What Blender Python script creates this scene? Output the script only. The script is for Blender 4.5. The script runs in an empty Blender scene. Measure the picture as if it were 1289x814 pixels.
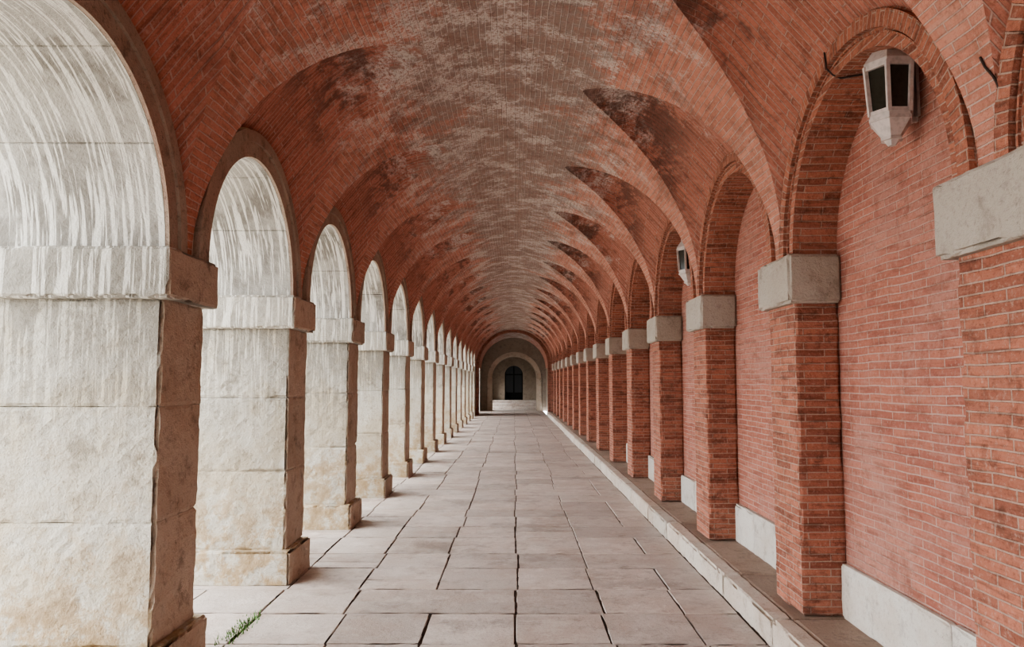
import bpy, math, random
from mathutils import Vector, noise, Matrix
random.seed(7)
sc = bpy.context.scene
CAMH = 1.6
BAY = 2.25
# ---------------------------------------------------------------- helpers
def lin(h):
    h = h.lstrip('#'); c = [int(h[i:i+2], 16)/255 for i in (0, 2, 4)]
    return tuple([(x/12.92 if x <= .04045 else ((x+.055)/1.055)**2.4) for x in c] + [1.0])

class MB:
    def __init__(s): s.v=[]; s.f=[]; s.uv=[]; s.m=[]; s.sm=[]; s.t=[]
    def face(s, pts, uvs=None, mat=0, smooth=False, tint=.5):
        b=len(s.v); s.v += [tuple(p) for p in pts]
        s.f.append(tuple(range(b, b+len(pts))))
        if uvs is None: uvs = boxuv(pts)
        s.uv.append(uvs); s.m.append(mat); s.sm.append(smooth); s.t.append(tint)
    def grid(s, P, U, mat=0, smooth=True, tint=.5):
        b=len(s.v); n=len(P); m=len(P[0])
        for r in P: s.v += [tuple(p) for p in r]
        for i in range(n-1):
            for j in range(m-1):
                s.f.append((b+i*m+j, b+i*m+j+1, b+(i+1)*m+j+1, b+(i+1)*m+j))
                s.uv.append([U[i][j],U[i][j+1],U[i+1][j+1],U[i+1][j]])
                s.m.append(mat); s.sm.append(smooth); s.t.append(tint)
    def obj(s, name, mats, parent=None):
        me=bpy.data.meshes.new(name); me.from_pydata(s.v, [], s.f)
        uvl=me.uv_layers.new(name='UVMap')
        flat=[c for f in s.uv for u in f for c in u]
        uvl.data.foreach_set('uv', flat)
        at=me.color_attributes.new('tint','FLOAT_COLOR','CORNER')
        cols=[]
        for f,t in zip(s.f,s.t): cols += [t,t,t,1.0]*len(f)
        at.data.foreach_set('color', cols)
        me.polygons.foreach_set('material_index', s.m)
        me.polygons.foreach_set('use_smooth', s.sm)
        for m in mats: me.materials.append(m)
        me.update()
        o=bpy.data.objects.new(name, me); sc.collection.objects.link(o)
        if parent: o.parent=parent
        return o

def boxuv(pts):
    a,b,c = [Vector(p) for p in pts[:3]]
    n=(b-a).cross(c-a); n=[abs(x) for x in n]
    k=n.index(max(n))
    if k==0: return [(p[1],p[2]) for p in pts]
    if k==1: return [(p[0]+.13,p[2]) for p in pts]
    return [(p[0],p[1]) for p in pts]

def block(mb, x0,x1,y0,y1,z0,z1, cell=None, chip=.006, rough=.0, mat=0, matX=None, tint=None, seed=0., zf=1.):
    """solid block with worn / chipped arrises"""
    if tint is None: tint=random.random()
    lo=(x0,y0,z0); hi=(x1,y1,z1)
    if cell is None: cell=10.
    N=[max(1,int(round((hi[i]-lo[i])/cell))) for i in range(3)]
    def warp(p, fl):
        q=list(p)
        if chip<=0: return q
        ne=sum(1 for f in fl if f!=0)
        nz=noise.noise(Vector((p[0]*5+seed,p[1]*5,p[2]*5)))
        nz2=noise.noise(Vector((p[0]*17+seed,p[1]*17,p[2]*17)))
        if ne>=2:
            a=chip*(.7+.6*nz2)+max(0,nz-.05)*rough+max(0,nz2-.15)*rough*.6
            if fl[2] and not (fl[0] and fl[1]): a*=zf
        else:
            a=(nz*.5+nz2*.5)*rough*.12
        for i in range(3):
            if fl[i]: q[i]-=fl[i]*a*(zf if i==2 else 1)
        return q
    for ax in range(3):
        b,c=[i for i in range(3) if i!=ax]
        def coords(i):
            e=min(.02, (hi[i]-lo[i])*.2)
            if chip<=0: return [lo[i],hi[i]]
            return [lo[i]]+[lo[i]+e+(hi[i]-lo[i]-2*e)*k/N[i] for k in range(N[i]+1)]+[hi[i]]
        cb,cc=coords(b),coords(c)
        for side in (-1,1):
            P=[];U=[]
            for ib,vb in enumerate(cb):
                r=[];ru=[]
                for ic,vc in enumerate(cc):
                    p=[0,0,0]; p[ax]=hi[ax] if side>0 else lo[ax]; p[b]=vb; p[c]=vc
                    fl=[0,0,0]; fl[ax]=side
                    fl[b]=-1 if ib==0 else (1 if ib==len(cb)-1 else 0)
                    fl[c]=-1 if ic==0 else (1 if ic==len(cc)-1 else 0)
                    q=warp(p,fl); r.append(q)
                    ru.append((q[1],q[2]) if ax==0 else ((q[0]+.13,q[2]) if ax==1 else (q[0],q[1])))
                P.append(r);U.append(ru)
            mm=mat
            if matX is not None and ax==0: mm=matX
            mb.grid(P,U,mm,False,tint)

def arch_wall(mb, centers, r, zs, ztop, smin, smax, fmap, d0, d1, z0=None, mf=0, ms=0, nv=9, groove=0.010, per=4, backside=True):
    if z0 is None: z0=zs
    cur=smin
    ds=[d0]+([d1] if backside else [])
    def pier(a,b):
        for d in ds:
            mb.face([fmap(a,z0,d),fmap(b,z0,d),fmap(b,ztop,d),fmap(a,ztop,d)],[(a,z0),(b,z0),(b,ztop),(a,ztop)],mf)
        mb.face([fmap(a,z0,d0),fmap(b,z0,d0),fmap(b,z0,d1),fmap(a,z0,d1)],None,mf)
        if z0<zs-.01:
            for q in (a,b):
                mb.face([fmap(q,z0,d0),fmap(q,zs,d0),fmap(q,zs,d1),fmap(q,z0,d1)],[(d0,z0),(d0,zs),(d1,zs),(d1,z0)],ms)
    for c in centers:
        pier(cur,c-r); cur=c+r
        th=[]
        g=.006/r
        for j in range(nv):
            a0=math.pi*j/nv; a1=math.pi*(j+1)/nv
            if groove>0 and j>0: th.append((a0,r+groove))
            th.append((a0+(g if j>0 else 0),r))
            for k in range(1,per): th.append((a0+(a1-a0)*k/per,r))
            th.append((a1-(g if j<nv-1 else 0),r))
        pts=[(c-rr*math.cos(t), zs+rr*math.sin(t), t) for t,rr in th]
        for d in ds:
            for (s0,q0,_),(s1,q1,_) in zip(pts,pts[1:]):
                mb.face([fmap(s0,q0,d),fmap(s1,q1,d),fmap(s1,ztop,d),fmap(s0,ztop,d)],[(s0,q0),(s1,q1),(s1,ztop),(s0,ztop)],mf)
        for i in range(len(pts)-1):
            (s0,q0,t0),(s1,q1,t1)=pts[i],pts[i+1]
            rnd=noise.noise(Vector((c*3.1, int((t0+t1)/2/math.pi*nv)*2.7, 1.3)))*.5+.5
            mb.face([fmap(s0,q0,d0),fmap(s1,q1,d0),fmap(s1,q1,d1),fmap(s0,q0,d1)],
                    [(d0,t0*r+c*7),(d0,t1*r+c*7),(d1,t1*r+c*7),(d1,t0*r+c*7)],ms,False,rnd)
    pier(cur,smax)
    mb.face([fmap(smin,z0,d0),fmap(smin,z0,d1),fmap(smin,ztop,d1),fmap(smin,ztop,d0)],None,mf)
    mb.face([fmap(smax,z0,d0),fmap(smax,z0,d1),fmap(smax,ztop,d1),fmap(smax,ztop,d0)],None,mf)

def ring(mb, c, r0, r1, zs, fmap, dw, df, mat=0, n=40, vous=0, tint=.5):
    for i in range(n):
        a0=math.pi*i/n; a1=math.pi*(i+1)/n
        def P(a,rr,d): return fmap(c-rr*math.cos(a), zs+rr*math.sin(a), d)
        tt=tint if not vous else noise.noise(Vector((c*2.3,int(i/n*vous)*3.7,.4)))*.5+.5
        R=(r0+r1)/2
        mb.face([P(a0,r0,df),P(a1,r0,df),P(a1,r1,df),P(a0,r1,df)],[(r0,a0*R),(r0,a1*R),(r1,a1*R),(r1,a0*R)],mat,False,tt)
        mb.face([P(a0,r0,dw),P(a1,r0,dw),P(a1,r0,df),P(a0,r0,df)],[(0,a0*R),(0,a1*R),(.03,a1*R),(.03,a0*R)],mat,False,tt)
        mb.face([P(a0,r1,dw),P(a1,r1,dw),P(a1,r1,df),P(a0,r1,df)],[(0,a0*R),(0,a1*R),(.03,a1*R),(.03,a0*R)],mat,False,tt)

# ---------------------------------------------------------------- materials
def newmat(name):
    m=bpy.data.materials.new(name); m.use_nodes=True
    nt=m.node_tree; nt.nodes.clear()
    out=nt.nodes.new('ShaderNodeOutputMaterial'); b=nt.nodes.new('ShaderNodeBsdfPrincipled')
    nt.links.new(b.outputs[0],out.inputs[0])
    return m,nt,b
class G:
    def __init__(s,nt): s.nt=nt
    def n(s,t,**k):
        x=s.nt.nodes.new(t)
        for a,b in k.items(): setattr(x,a,b)
        return x
    def l(s,a,b): s.nt.links.new(a,b)
    def noise(s,vec,scale,detail=4,rough=.6,dist=0):
        x=s.n('ShaderNodeTexNoise'); x.inputs['Scale'].default_value=scale
        x.inputs['Detail'].default_value=detail; x.inputs['Roughness'].default_value=rough
        x.inputs['Distortion'].default_value=dist
        s.l(vec,x.inputs['Vector']); return x.outputs['Fac']
    def ramp(s,fac,a,b):
        x=s.n('ShaderNodeMapRange'); x.interpolation_type='SMOOTHSTEP'
        x.inputs['From Min'].default_value=a; x.inputs['From Max'].default_value=b
        s.l(fac,x.inputs['Value']); return x.outputs['Result']
    def mix(s,fac,a,b,mode='MIX'):
        x=s.n('ShaderNodeMix'); x.data_type='RGBA'; x.blend_type=mode
        for sock,v in ((x.inputs[0],fac),(x.inputs[6],a),(x.inputs[7],b)):
            if isinstance(v,bpy.types.NodeSocket): s.l(v,sock)
            else: sock.default_value=v
        return x.outputs[2]
    def math(s,op,a,b=0.):
        x=s.n('ShaderNodeMath',operation=op)
        for i,v in enumerate((a,b)):
            if isinstance(v,bpy.types.NodeSocket): s.l(v,x.inputs[i])
            else: x.inputs[i].default_value=v
        return x.outputs[0]
    def mapping(s,vec,scale):
        x=s.n('ShaderNodeMapping'); x.inputs['Scale'].default_value=scale
        s.l(vec,x.inputs['Vector']); return x.outputs[0]
    def bump(s,h,strength,dist,b):
        x=s.n('ShaderNodeBump'); x.inputs['Strength'].default_value=strength; x.inputs['Distance'].default_value=dist
        s.l(h,x.inputs['Height']); s.l(x.outputs[0],b.inputs['Normal'])

def brick_mat(name, c1, c2, mortar, pale='#b98a78', dark='#5a322a', vault=False, bw=.26, rh=.045, palelo=.55, wear=.45, paleamt=.55, isl=.6, islo=.5):
    m,nt,b=newmat(name); g=G(nt)
    tc=g.n('ShaderNodeTexCoord'); uv=tc.outputs['UV']; ob=tc.outputs['Object']
    nz=g.n('ShaderNodeTexNoise'); nz.inputs['Scale'].default_value=3.2; nz.inputs['Detail'].default_value=2
    g.l(uv,nz.inputs['Vector'])
    sub=g.n('ShaderNodeVectorMath',operation='SUBTRACT'); g.l(nz.outputs['Color'],sub.inputs[0]); sub.inputs[1].default_value=(.5,.5,.5)
    scl=g.n('ShaderNodeVectorMath',operation='SCALE'); g.l(sub.outputs[0],scl.inputs[0]); scl.inputs['Scale'].default_value=.02
    add=g.n('ShaderNodeVectorMath',operation='ADD'); g.l(uv,add.inputs[0]); g.l(scl.outputs[0],add.inputs[1])
    br=g.n('ShaderNodeTexBrick'); br.offset=.5
    g.l(add.outputs[0],br.inputs['Vector'])
    br.inputs['Color1'].default_value=lin(c1); br.inputs['Color2'].default_value=lin(c2); br.inputs['Mortar'].default_value=lin(mortar)
    br.inputs['Scale'].default_value=1; br.inputs['Mortar Size'].default_value=.005; br.inputs['Mortar Smooth'].default_value=.4
    br.inputs['Brick Width'].default_value=bw; br.inputs['Row Height'].default_value=rh; br.inputs['Bias'].default_value=-.15
    n1=g.noise(ob,1.1,5,.7); n2=g.noise(ob,8,4,.75); n3=g.noise(ob,45,3,.75)
    # streaky soiling that follows the courses
    cs=g.noise(g.mapping(uv,(2.2,20,1)),1.3,3,.65)
    col=g.mix(g.math('MULTIPLY',g.ramp(n1,palelo,palelo+.2),paleamt), br.outputs['Color'], lin(pale))
    col=g.mix(g.math('MULTIPLY',g.ramp(n2,.50,.70),wear), col, lin(dark))
    col=g.mix(g.math('MULTIPLY',g.ramp(cs,.52,.66),.5), col, lin(dark))
    col=g.mix(g.math('MULTIPLY',g.math('SUBTRACT',1.,g.ramp(cs,.33,.46)),.35), col, lin(pale))
    col=g.mix(g.math('MULTIPLY',g.ramp(n3,.52,.72),.4), col, lin('#c3a598'))
    col=g.mix(g.math('MULTIPLY',g.math('SUBTRACT',1.,g.ramp(n3,.3,.45)),.4), col, lin(dark))
    if vault:
        sep=g.n('ShaderNodeSeparateXYZ'); g.l(ob,sep.inputs[0])
        ax=g.math('ABSOLUTE',g.math('ADD',sep.outputs['X'],.03))
        na=g.noise(ob,.95,6,.72,.5); nb=g.noise(ob,4,5,.75,.1)
        d=g.math('ADD',ax,g.math('ADD',g.math('MULTIPLY',g.math('SUBTRACT',na,.5),2.2),g.math('MULTIPLY',g.math('SUBTRACT',nb,.5),1.4)))
        soot=g.math('SUBTRACT',1.,g.ramp(d,.5,1.0))
        sc1=g.mix(br.outputs['Fac'],lin('#8d8079'),lin('#b3a8a1'))
        sc1=g.mix(g.math('MULTIPLY',g.ramp(n2,.42,.62),.5),sc1,lin('#a08073'))
        sc1=g.mix(g.math('MULTIPLY',g.ramp(nb,.5,.62),.45),sc1,lin('#6b5e57'))
        col=g.mix(g.math('MULTIPLY',soot,.88),col,sc1)
        w=g.math('MULTIPLY',g.ramp(g.noise(ob,2.6,6,.8,.1),.47,.58),g.ramp(n3,.36,.55))
        band=g.math('SUBTRACT',1.,g.ramp(d,.9,1.5))
        col=g.mix(g.math('MULTIPLY',g.math('MULTIPLY',w,band),.8),col,lin('#d3cac4'))
        dk=g.math('MULTIPLY',g.math('MULTIPLY',g.ramp(g.noise(ob,1.6,5,.78,.3),islo,islo+.1),g.math('SUBTRACT',1.,g.ramp(ax,1.35,1.75))),g.ramp(ax,.4,.8))
        col=g.mix(g.math('MULTIPLY',dk,isl),col,lin('#5f4942'))
    g.l(col,b.inputs['Base Color'])
    b.inputs['Roughness'].default_value=.92; b.inputs['Specular IOR Level'].default_value=.12
    inv=g.math('SUBTRACT',1.,br.outputs['Fac'])
    h=g.math('ADD',inv,g.math('MULTIPLY',n3,.9)); h=g.math('ADD',h,g.math('MULTIPLY',n2,1.3))
    g.bump(h,.9,.012,b)
    return m

def stone_mat(name, base, warm, dark, streak=0., grime=.5, warmamt=.6, streakdark='#6e6a64', rough=.85, pits=.4, pier=False, tlo=.84, blotch=0., bd=.014):
    m,nt,b=newmat(name); g=G(nt)
    tc=g.n('ShaderNodeTexCoord'); ob=tc.outputs['Object']; uv=tc.outputs['UV']
    at=g.n('ShaderNodeAttribute'); at.attribute_name='tint'
    n1=g.noise(ob,1.6,5,.7,.3); n2=g.noise(ob,6,5,.75); n3=g.noise(ob,38,3,.8)
    col=g.mix(g.math('MULTIPLY',g.ramp(n1,.43,.62),warmamt),lin(base),lin(warm))
    col=g.mix(g.math('MULTIPLY',g.ramp(n2,.52,.70),grime),col,lin(dark))
    col=g.mix(g.math('MULTIPLY',g.ramp(n3,.54,.70),pits),col,lin(dark))
    if blotch>0:
        col=g.mix(g.math('MULTIPLY',g.ramp(g.noise(ob,.9,6,.75),.50,.64),blotch),col,lin(dark))
        col=g.mix(g.math('MULTIPLY',g.ramp(g.noise(ob,2.7,6,.8),.5,.6),.4),col,lin('#d6cdc5'))
    if streak>0 or pier:
        v=g.mapping(uv,(19,.8,1)); s1=g.noise(v,1.5,4,.6,.7)
        v2=g.mapping(uv,(50,2.6,1)); s2=g.noise(v2,1.2,2,.5,.4)
        k=g.math('ADD',g.math('MULTIPLY',s1,.65),g.math('MULTIPLY',s2,.35))
        wht=g.ramp(k,.495,.55)
    if streak>0:
        gate=g.ramp(n1,.40,.56)
        col=g.mix(streak,col,g.mix(g.math('MAXIMUM',wht,g.math('MULTIPLY',gate,.4)),lin(streakdark),lin('#dedbd4')))
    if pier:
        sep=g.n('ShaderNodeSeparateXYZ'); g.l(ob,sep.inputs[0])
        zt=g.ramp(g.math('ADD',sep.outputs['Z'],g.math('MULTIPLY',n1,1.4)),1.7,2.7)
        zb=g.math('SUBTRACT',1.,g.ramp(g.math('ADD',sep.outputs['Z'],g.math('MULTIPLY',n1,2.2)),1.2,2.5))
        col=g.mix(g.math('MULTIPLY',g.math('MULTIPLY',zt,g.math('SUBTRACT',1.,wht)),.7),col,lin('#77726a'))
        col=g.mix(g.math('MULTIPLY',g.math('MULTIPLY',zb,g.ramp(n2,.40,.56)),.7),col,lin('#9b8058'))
    tt=g.n('ShaderNodeMapRange'); g.l(at.outputs['Fac'],tt.inputs['Value']); tt.inputs['To Min'].default_value=tlo; tt.inputs['To Max'].default_value=1.06
    mul=g.n('ShaderNodeVectorMath',operation='SCALE'); g.l(col,mul.inputs[0]); g.l(tt.outputs[0],mul.inputs['Scale'])
    g.l(mul.outputs[0],b.inputs['Base Color'])
    b.inputs['Roughness'].default_value=rough; b.inputs['Specular IOR Level'].default_value=.25
    h=g.math('ADD',g.math('MULTIPLY',n2,1.),g.math('MULTIPLY',n3,.8))
    g.bump(h,.8,bd,b)
    return m

def plain(name,c,rough=.5,metal=0,spec=.5):
    m,nt,b=newmat(name); g=G(nt)
    tc=g.n('ShaderNodeTexCoord'); nz=g.noise(tc.outputs['Object'],30,4,.6)
    base=lin(c); dk=tuple([x*.72 for x in base[:3]]+[1])
    g.l(g.mix(g.ramp(nz,.4,.75),base,dk),b.inputs['Base Color'])
    b.inputs['Roughness'].default_value=rough; b.inputs['Metallic'].default_value=metal; b.inputs['Specular IOR Level'].default_value=spec
    return m

M_wallbrick=brick_mat('brick_wall','#b17463','#995f52','#bfa195',pale='#b4897d',dark='#7a4d40',palelo=.42,wear=.45)
M_pilbrick=brick_mat('brick_pilaster','#b17460','#835345','#b09486',pale='#a57666',dark='#51362d',wear=.5)
M_vault=brick_mat('brick_vault','#c48977','#ad7665','#c5a89c',vault=True,pale='#c9a294',dark='#855d4e',wear=.4,isl=.4)  # barrel brick toned paler than the lunettes so the groin creases read
M_vault_shaded=brick_mat('brick_lunette_shaded','#b87a69','#9f6757','#b49286',vault=True,pale='#b78879',dark='#6c493e',wear=.45,isl=.7,islo=.48)  # same brick darkened: painted shade contrast at the groins, plus heavier dark grime
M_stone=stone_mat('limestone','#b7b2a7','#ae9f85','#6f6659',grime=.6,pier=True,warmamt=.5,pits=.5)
M_stoneside=stone_mat('limestone_weathered','#b9a999','#ac9580','#685b4f',grime=.65)
M_soffit=stone_mat('limestone_lime_streaked','#b2aea6','#a8a08e','#77716a',streak=.85,streakdark='#7b766f')
M_impost=stone_mat('limestone_impost','#b0aa9e','#a09278','#736a5f',streak=.6,grime=.5)
M_ringl=stone_mat('archivolt_stone','#ab9a8b','#a08273','#5f5248',grime=.6,pits=.5)
M_impr=stone_mat('grey_stone','#b0a69b','#a6998b','#7a6e64',grime=.55)
M_white=stone_mat('pale_base_stone','#cdc7bf','#bfb1a3','#8b7e73',grime=.55)
M_kerb=stone_mat('kerb_stone','#c8beb3','#b5a191','#857568',grime=.65)
M_kerbtop=stone_mat('kerb_top_stone','#998679','#857062','#5a4d45',grime=.5)
M_floor=stone_mat('floor_slab_stone','#beb3ab','#b5a499','#80736b',grime=.5,warmamt=.7,rough=.55,pits=.4,tlo=.80,blotch=.5,bd=.008)
M_joint=stone_mat('joint_earth','#6e6057','#584b43','#3a322c')
M_ground=stone_mat('plaza_gravel','#d2cabd','#c8beaa','#a89c88',pits=.2)
M_endst=stone_mat('end_stone','#95887a','#847466','#5a4f45',grime=.5)
M_plaster=stone_mat('exterior_plaster','#d8cfc0','#cdb98f','#9d8f7c')
M_lant=plain('lantern_paint','#cfc4c0',.45)
M_glass=plain('lantern_glass','#33332c',.15,0,.5)
M_cable=plain('cable_rubber','#33231e',.7)
M_grass=plain('grass_blade','#4f7a32',.7)
M_doorglass=plain('door_glass','#12181b',.3,0,.35)
M_doorframe=plain('door_frame','#161514',.7,0,.1)

# ---------------------------------------------------------------- layout constants
XL=-1.83; XR=1.77; T=1.1; XWALL=2.05
XC=(XL+XR)/2; R=(XR-XL)/2
ZSL=CAMH+.70; ZSR=CAMH+.80; CROWN=CAMH+2.50
KB=-8; KE=14
YL=lambda k: 4.215+BAY*k
YR=lambda k: 5.04+BAY*k
YB=-14.0; YE=36.7
W=1.06; XT=.60
RL=.862; RR=.885

# ---------------------------------------------------------------- vault
def barrel(side,phi,zs): return XC+side*R*math.cos(phi), zs+(CROWN-zs)*math.sin(phi)
def build_vault():
    mb=MB()
    phit=math.acos(XT/R)
    for side,zs,Yf in ((-1,ZSL,YL),(1,ZSR,YR)):
        H=CROWN-zs
        zt=zs+H*math.sqrt(1-(XT/R)**2)
        L=R-XT
        def ridge(x):
            s=(x-XT)/L
            return zt+(zs+W-zt)*s + .27*math.sin(math.pi*min(1,s)) + .06*s*(1-s)
        n1=40
        phis=[phit*(1-(1-i/n1)**1.6) for i in range(n1+1)]
        info=[]
        for p in phis:
            x=R*math.cos(p); zb=zs+H*math.sin(p); s=max(0,(x-XT)/L)
            dl=min(W,max(0,ridge(x)-zb)); yc_=math.sqrt(max(0,W*W-(W-dl)**2))
            yg=min(yc_,W*s**.78)
            info.append((p,x,zb,dl,yg))
        info[-1]=(phit,XT,zt,0,0.)
        for k in range(KB,KE):
            y0=Yf(k); y1=Yf(k+1); yc=(y0+y1)/2
            for sgn in (-1,1):
                P=[];U=[]
                for p,x,zb,dl,yg in info:
                    r=[];u=[]
                    for j in range(7):
                        y=yc+sgn*(BAY/2+(yg-BAY/2)*j/6)
                        r.append((XC+side*x,y,zb)); u.append((y,p*R))
                    P.append(r);U.append(u)
                mb.grid(P,U,0)
            P=[];U=[]
            for p,x,zb,dl,yg in info:
                al=math.acos(max(0,min(1,(W-dl)/W)))
                r=[];u=[]
                for j in range(33):
                    a=-al+2*al*j/32
                    yy=yg*(math.sin(a)/math.sin(al) if al>1e-5 else 0)
                    zz_=zb+dl-(W-W*math.cos(a))
                    r.append((XC+side*x,yc+yy,zz_)); u.append((x*1.05,a*W))
                P.append(r);U.append(u)
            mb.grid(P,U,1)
        P=[];U=[]
        ys=[YB,Yf(KB)]+[Yf(KB)+BAY*i/2 for i in range(1,2*(KE-KB)+1)]+[YE+.2]
        n2=14
        for i in range(n2+1):
            p=phit+(math.pi/2-phit)*i/n2
            x,z=barrel(side,p,zs)
            P.append([(x,y,z) for y in ys]); U.append([(y,p*R) for y in ys])
        mb.grid(P,U)
        for ya,yb in ((YB,Yf(KB)),(Yf(KE),YE+.2)):
            P=[];U=[]
            for i in range(25):
                p=phit*i/24; x,z=barrel(side,p,zs)
                P.append([(x,ya,z),(x,yb,z)]); U.append([(ya,p*R),(yb,p*R)])
            mb.grid(P,U)
    return mb.obj('ceiling',[M_vault,M_vault_shaded])
build_vault()

# ---------------------------------------------------------------- left arcade
fm=lambda s,z,d:(d,s,z)
mb=MB()
cl=[YL(k)+BAY/2 for k in range(KB,KE)]
arch_wall(mb,cl,RL,ZSL,4.7,YB,YE,fm,XL,XL-T,mf=0,ms=1,nv=5,groove=.009,per=8)
block(mb,XL-T,XL,YB,YL(KB)+BAY/2-RL,0,ZSL,chip=0,mat=2)
block(mb,XL-T,XL,YL(KE)-.26,YE,0,ZSL,chip=0,mat=2)
mb.obj('wall_left',[M_plaster,M_soffit,M_stone])
mb=MB()
for c in cl:
    ring(mb,c,RL+.002,RL+.105,ZSL,fm,XL,XL+.022,0,42,11)
    ring(mb,c,RL+.105,1.045,ZSL,fm,XL,XL+.04,0,42,11)
mb.obj('trim_1',[M_ringl])

for k in range(KB+1,KE):
    yc=YL(k); near=(0<=k<=2)
    cell=.045 if near else (.12 if k<6 and k>=-1 else .4)
    mb=MB(); sd=k*3.7
    hl=.265
    r0=.11 if near else .06
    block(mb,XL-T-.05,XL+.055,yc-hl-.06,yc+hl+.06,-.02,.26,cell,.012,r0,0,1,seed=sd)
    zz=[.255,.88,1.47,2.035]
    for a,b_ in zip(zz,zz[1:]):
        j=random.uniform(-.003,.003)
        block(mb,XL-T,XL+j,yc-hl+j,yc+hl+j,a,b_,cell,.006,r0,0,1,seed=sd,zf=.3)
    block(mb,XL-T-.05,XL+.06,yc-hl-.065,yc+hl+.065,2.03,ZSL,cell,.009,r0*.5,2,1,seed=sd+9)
    mb.obj('stone_pillar',[M_stone,M_stoneside,M_impost])

# ---------------------------------------------------------------- right wall
mb=MB()
block(mb,XWALL,XWALL+.3,YB,YE,-.02,4.7,chip=0,mat=0)
cr=[YR(k)+BAY/2 for k in range(KB,KE)]
arch_wall(mb,cr,RR,ZSR,4.7,YB,YE,fm,XR,XWALL+.001,mf=1,ms=1,nv=9,groove=0,per=4,backside=False)
mb.obj('wall_right',[M_wallbrick,M_pilbrick])
mb=MB()
for c in cr:
    ring(mb,c,RR+.06,RR+.07,ZSR,fm,XR,XR-.012,0,44)
    ring(mb,c,RR+.085,1.05,ZSR,fm,XR,XR-.03,0,44)
mb.obj('trim_2',[M_pilbrick])
for k in range(KB+1,KE):
    yc=YR(k); hl=.24
    near=-1<=k<=3; cell=.06 if near else .3
    mb=MB()
    block(mb,XR,XWALL-.001,yc-hl,yc+hl,.165,2.11,cell,.004,.03 if near else .01,0,None,.5,seed=k)
    block(mb,XR-.055,XWALL-.001,yc-hl-.065,yc+hl+.065,2.09,ZSR,cell,.010,.045,1,None,.5,seed=k+5)
    mb.obj('brick_pilaster',[M_pilbrick,M_impr])
mb=MB()
block(mb,XR,XWALL-.001,YR(KE)-.24,YE,.165,ZSR,chip=0,mat=0)
block(mb,XR,XWALL-.001,YB,YR(KB)+.24,.165,ZSR,chip=0,mat=0)
mb.obj('wall_right_end_pier',[M_pilbrick])

mb=MB(); y=YB
while y<YE-.05:
    L=random.uniform(.85,1.35)
    y2=min(y+L,YE)
    near=0<y<9
    block(mb,1.56+random.uniform(-.006,.006),1.70,y+.003,y2-.003,-.02,.165+random.uniform(-.004,.0),.06 if near else .4,.010,.06,0,None,seed=y)
    block(mb,1.695,XWALL-.001,y+.003,y2-.003,-.02,.162+random.uniform(-.003,.002),.2 if near else .6,.006,.02,1,None,seed=y+40)
    y=y2
mb.obj('stone_kerb',[M_kerb,M_kerbtop])
mb=MB()
for k in range(KB,KE):
    a=YR(k)+.24; b_=YR(k+1)-.24
    cuts=[a, a+(b_-a)*random.uniform(.3,.7), b_]
    for p,q in zip(cuts,cuts[1:]):
        block(mb,XWALL-.045,XWALL-.001,p+.003,q-.003,.16,.50+random.uniform(-.02,.015),.12 if k<3 else .6,.006,.03,0,None,seed=p)
mb.obj('baseboard_right',[M_white])

# ---------------------------------------------------------------- floor
mb=MB()
mb.face([(-4.2,YB,-.018),(1.6,YB,-.018),(1.6,48.6,-.018),(-4.2,48.6,-.018)],None,1)
xs=[-3.58,-2.98,-2.38,-1.78,-1.18,-.58,.02,.62,1.2,1.555]
rows=[]; y=YB+.04
while y<48: rows.append(y); y+=random.choice([.5,.56,.6,.62,.66,.74])
for ri in range(len(rows)-1):
    cuts=[]
    for ci,x in enumerate(xs):
        if ci in (0,len(xs)-1): cuts.append(x)
        elif ci not in (6,) and random.random()<.10: continue
        else: cuts.append(x+random.uniform(-.018,.018)+ .05*noise.noise(Vector((x*3,ri*.3,0))))
    for ci in range(len(cuts)-1):
        X0,X1=cuts[ci],cuts[ci+1]
        spl=[rows[ri],rows[ri+1]]
        if random.random()<.08: spl=[rows[ri],(rows[ri]+rows[ri+1])/2+random.uniform(-.06,.06),rows[ri+1]]
        for ya_,yb_ in zip(spl,spl[1:]):
            y0=ya_+.003+random.uniform(0,.003); y1=yb_-.003-random.uniform(0,.003)
            x0=X0+.0035+random.uniform(-.001,.004); x1=X1-.0035+random.uniform(-.004,.001)
            z=random.uniform(-.003,.001); tx=random.uniform(-.0015,.0015); ty=random.uniform(-.0015,.0015)
            t=random.random(); e=.005
            near=0<y0<9
            n=8 if near else 1
            def zz(x,y):
                w=noise.noise(Vector((x*4,y*4,ci*.7)))*.003 if near else 0
                return z+tx*(x-x0)/.6+ty*(y-y0)/.6+w
            gx=[x0]+[x0+e+(x1-x0-2*e)*i/n for i in range(n+1)]+[x1]
            gy=[y0]+[y0+e+(y1-y0-2*e)*i/n for i in range(n+1)]+[y1]
            P=[];U=[]
            for i,a in enumerate(gx):
                r=[];u=[]
                for j,b_ in enumerate(gy):
                    ed=(i in (0,len(gx)-1)) or (j in (0,len(gy)-1))
                    dx=dy=0
                    if ed and near:
                        q=max(0,noise.noise(Vector((a*9,b_*9,3.3)))-.05)*.045
                        dx=q if i==0 else (-q if i==len(gx)-1 else 0); dy=q if j==0 else (-q if j==len(gy)-1 else 0)
                    r.append((a+dx,b_+dy,zz(a,b_)-(.010 if ed else 0))); u.append((a,b_))
                P.append(r);U.append(u)
            mb.grid(P,U,0,False,t)
mb.obj('floor',[M_floor,M_joint])

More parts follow.
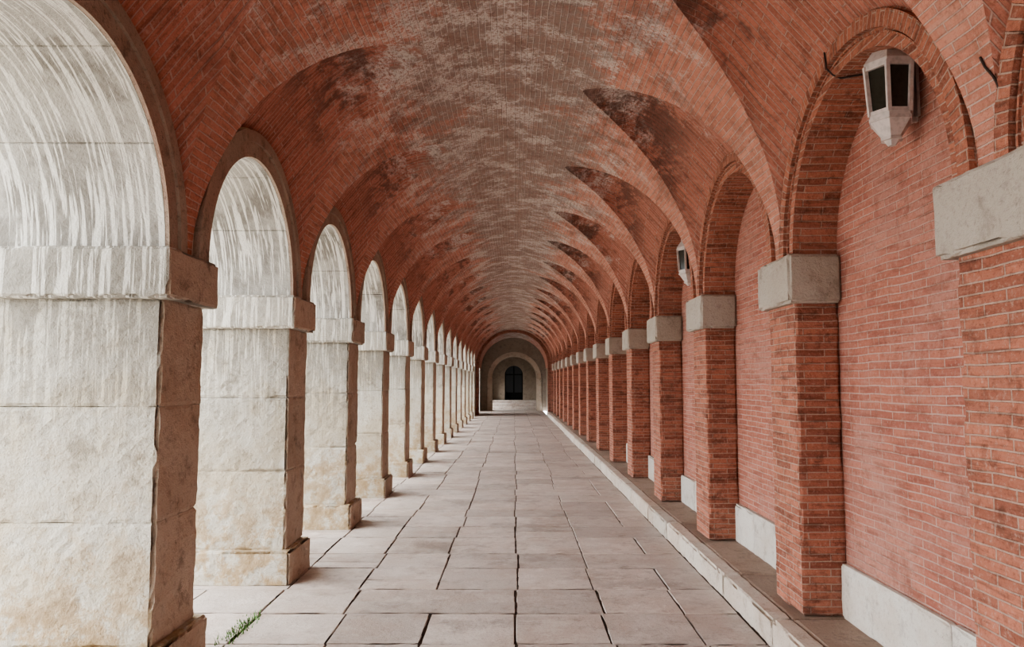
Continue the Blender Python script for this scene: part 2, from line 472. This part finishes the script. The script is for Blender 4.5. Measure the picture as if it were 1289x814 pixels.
mb=MB(); mb.face([(-60,-50,-.03),(-3.6,-50,-.03),(-3.6,80,-.03),(-60,80,-.03)],None,0)
mb.face([(-3.6,-50,-.03),(4,-50,-.03),(4,YB,-.03),(-3.6,YB,-.03)],None,0)
mb.obj('plaza_ground',[M_ground])
mb=MB(); block(mb,XL-T-.15,XWALL+.35,YB,50,4.7,4.85,chip=0,mat=0); mb.obj('roof',[M_plaster])

# ---------------------------------------------------------------- far end
fe=lambda s,z,d:(s,d,z)
mb=MB()
arch_wall(mb,[XC],1.66,ZSL+.02,4.7,XL,XWALL,fe,YE,YE+.4,z0=-.02,mf=0,ms=0,nv=12,groove=0,per=4)
mb.obj('wall_transverse_arch',[M_pilbrick])
Y2=YE+.4; Y3=42.3
mb=MB()
P=[];U=[]
for i in range(41):
    a=math.pi*i/40; P.append([(XC-1.78*math.cos(a),y,2.3+1.72*math.sin(a)) for y in (Y2,Y3)]); U.append([(y,a*1.75) for y in (Y2,Y3)])
mb.grid(P,U,0)
mb.obj('ceiling_vestibule',[M_vault])
mb=MB()
arch_wall(mb,[Y2+2.9],1.0,2.1,4.7,Y2,Y3,fm,XL,XL-T,z0=-.02,mf=0,ms=1,nv=7,groove=.01,per=5)
mb.obj('wall_left_vestibule',[M_endst,M_soffit])
mb=MB(); block(mb,XR,XR+.4,Y2,Y3,-.02,4.7,chip=0,mat=0); mb.obj('wall_right_vestibule',[M_endst])
mb=MB()
arch_wall(mb,[XC+.05],1.22,1.75,4.7,XL,XR,fe,Y3,Y3+.5,z0=-.02,mf=0,ms=0,nv=9,groove=.01,per=4)
ring(mb,XC+.05,1.24,1.48,1.75,fe,Y3,Y3-.05,1,45,11)
block(mb,XC+.05-1.5,XC+.05-1.22,Y3-.06,Y3,0,1.8,None,.01,.01,1)
block(mb,XC+.05+1.22,XC+.05+1.5,Y3-.06,Y3,0,1.8,None,.01,.01,1)
mb.obj('wall_end',[M_endst,M_stoneside])
Y4=Y3+.5; Y5=45.6
mb=MB()
P=[];U=[]
for i in range(31):
    a=math.pi*i/30; P.append([(XC+.05-1.4*math.cos(a),y,1.75+1.35*math.sin(a)) for y in (Y4,Y5)]); U.append([(y,a*1.4) for y in (Y4,Y5)])
mb.grid(P,U,0)
x=XC+.05+1.4
mb.face([(x,Y4,-.02),(x,Y5,-.02),(x,Y5,1.75),(x,Y4,1.75)],None,0)
x=XC+.05-1.4
for a,b_ in ((Y4,Y4+.6),(Y5-.6,Y5)):
    mb.face([(x,a,-.02),(x,b_,-.02),(x,b_,1.75),(x,a,1.75)],None,0)
mb.obj('wall_passage',[M_endst])
mb=MB()
for i in range(3):
    block(mb,XC+.05-1.38,XC+.05+1.38,Y5-1.2+.35*i,Y5-.002,.17*i,.17*(i+1),None,.008,.01,0)
mb.obj('stone_steps',[M_floor])
mb=MB()
arch_wall(mb,[XC+.02],.54,2.0,3.6,-1.9,1.6,fe,Y5,Y5+.3,z0=-.02,mf=0,ms=0,nv=7,groove=.01,per=4)
mb.obj('wall_passage_end',[M_endst])
mb=MB(); yd=Y5+.36
xd=XC+.02
block(mb,xd-.65,xd+.65,yd+.02,yd+.04,0,2.8,chip=0,mat=0)
for a,b_ in ((-.65,-.48),(.48,.65),(-.04,.04)):
    block(mb,xd+a,xd+b_,yd-.04,yd+.02,0,2.8,chip=0,mat=1)
for a,b_ in ((.4,.95),(1.98,2.05)):
    block(mb,xd-.52,xd+.52,yd-.035,yd+.02,a,b_,chip=0,mat=1)
mb.obj('door_1',[M_doorglass,M_doorframe])
mb=MB()
block(mb,-1.9,1.6,Y5+.45,Y5+.55,-.02,3.6,chip=0); block(mb,-1.9,1.6,Y5+.3,Y5+.55,3.6,3.7,chip=0)
mb.obj('wall_behind_door',[M_endst])

# ---------------------------------------------------------------- lanterns
def frust(mb,z0,r0,z1,r1,mat=0,n=6,caps=True):
    A=[(r0*math.cos(2*math.pi*i/n),r0*math.sin(2*math.pi*i/n),z0) for i in range(n)]
    B=[(r1*math.cos(2*math.pi*i/n),r1*math.sin(2*math.pi*i/n),z1) for i in range(n)]
    for i in range(n):
        j=(i+1)%n; mb.face([A[i],A[j],B[j],B[i]],None,mat)
    if caps: mb.face(A[::-1],None,mat); mb.face(B,None,mat)
def bar(mb,p,q,w,mat=0):
    p=Vector(p);q=Vector(q);d=(q-p).normalized()
    u=d.cross(Vector((0,0,1))) if abs(d.z)<.95 else d.cross(Vector((1,0,0)))
    u.normalize(); v=d.cross(u)
    c=[(-1,-1),(1,-1),(1,1),(-1,1)]
    A=[p+u*a*w/2+v*b*w/2 for a,b in c]; B=[q+u*a*w/2+v*b*w/2 for a,b in c]
    for i in range(4):
        j=(i+1)%4; mb.face([A[i],A[j],B[j],B[i]],None,mat)
    mb.face(A,None,mat); mb.face(B,None,mat)
def lantern(x,y,z):
    e=bpy.data.objects.new('wall_lantern',None); sc.collection.objects.link(e); e.location=(x,y,z)
    e.scale=(.86,.86,1.0)
    e.empty_display_size=.1
    mb=MB()
    frust(mb,.118,.150,.136,.150); frust(mb,.136,.150,.215,.085); frust(mb,.215,.094,.230,.094)
    frust(mb,.230,.07,.268,.062); frust(mb,.268,.080,.283,.070); frust(mb,.283,.05,.302,.015)
    mb.obj('lantern_roof',[M_lant],e)
    mb=MB()
    frust(mb,-.150,.122,-.132,.124)
    frust(mb,-.168,.130,-.150,.130)
    frust(mb,-.245,.055,-.168,.122); frust(mb,-.260,.064,-.245,.064); frust(mb,-.285,.022,-.260,.045)
    mb.obj('lantern_base',[M_lant],e)
    mb=MB()
    for i in range(6):
        a=math.pi/3*i
        bar(mb,(.120*math.cos(a),.120*math.sin(a),-.135),(.142*math.cos(a),.142*math.sin(a),.122),.022)
        b=a+math.pi/3
        for zz1,rr in ((-.125,.119),(.108,.139)):
            bar(mb,(rr*math.cos(a),rr*math.sin(a),zz1),(rr*math.cos(b),rr*math.sin(b),zz1),.020)
    mb.obj('lantern_frame',[M_lant],e)
    mb=MB(); frust(mb,-.132,.110,.120,.131,0); mb.obj('lantern_panes',[M_glass],e)
    mb=MB()
    wx=(XWALL-x)/.86
    block(mb,wx-.018,wx-.002,-.04,.04,-.14,.20,chip=0,mat=0)
    bar(mb,(.05,0,.17),(wx-.002,0,.17),.03); bar(mb,(.05,0,-.15),(wx-.002,0,-.15),.026)
    mb.obj('lantern_bracket',[M_lant],e)
lantern(1.915,3.79,CAMH+1.475)
lantern(1.915,3.79+2*BAY,CAMH+1.33)

def curve(name,pts,rad,mat):
    cu=bpy.data.curves.new(name,'CURVE'); cu.dimensions='3D'; cu.bevel_depth=rad; cu.bevel_resolution=2
    sp=cu.splines.new('POLY'); sp.points.add(len(pts)-1)
    for p,q in zip(sp.points,pts): p.co=(*q,1)
    cu.materials.append(mat)
    o=bpy.data.objects.new(name,cu); sc.collection.objects.link(o); return o
yc=cr[-KB-1]
curve('power_cable',[(XR-.038,yc+.22,ZSR+1.03),(XR-.038,yc+.20,ZSR+.93),(XR-.012,yc+.18,ZSR+.885),(1.80,yc+.17,ZSR+.862),(1.93,yc+.12,ZSR+.87),(2.03,yc+.08,ZSR+.86),(2.04,yc+.0,ZSR+.86)],.005,M_cable)
def bx(z): return XC+R*math.sqrt(1-((z+CAMH-ZSR)/(CROWN-ZSR))**2)-.006
curve('power_cable',[(bx(z),y,CAMH+z) for y,z in ((2.68,.93),(2.685,1.00),(2.675,1.06),(2.69,1.10),(2.72,1.15),(2.73,1.19))],.0045,M_cable)

mb=MB()
for i in range(160):
    cx=-1.78+random.gauss(0,.03); cy=5.1+random.gauss(0,.18)
    a=random.uniform(0,6.28); h=random.uniform(.012,.038); w=.006
    tip=(cx+math.cos(a)*h*.9,cy+math.sin(a)*h*.9,h)
    mb.face([(cx-w*math.sin(a),cy+w*math.cos(a),-.012),(cx+w*math.sin(a),cy-w*math.cos(a),-.012),tip],[(0,0),(1,0),(0,1)],0)
mb.obj('grass_tuft',[M_grass])

# ---------------------------------------------------------------- light
w=bpy.data.worlds.new('overcast_sky'); sc.world=w; w.use_nodes=True
nt=w.node_tree; bg=nt.nodes['Background']; bg.inputs['Color'].default_value=(.93,.97,1.0,1); bg.inputs['Strength'].default_value=7.0
sun=bpy.data.lights.new('sun','SUN'); sun.energy=2.0; sun.angle=math.radians(60); sun.color=(1,.97,.93)
so=bpy.data.objects.new('sun',sun); sc.collection.objects.link(so)
so.rotation_euler=Vector((1.0,.35,-.75)).to_track_quat('-Z','Y').to_euler()

sc.view_settings.view_transform='AgX'; sc.view_settings.look='AgX - Medium High Contrast'; sc.view_settings.exposure=0.35

# ---------------------------------------------------------------- camera
cam=bpy.data.cameras.new('camera'); co=bpy.data.objects.new('camera',cam); sc.collection.objects.link(co)
cam.sensor_width=36; cam.lens=960/1289*36; cam.clip_start=.05; cam.clip_end=300
co.location=(0,0,CAMH)
th=math.atan(73/960)
co.rotation_euler=(math.pi/2+th,0,math.atan(-2.5/960)*-1)
sc.camera=co
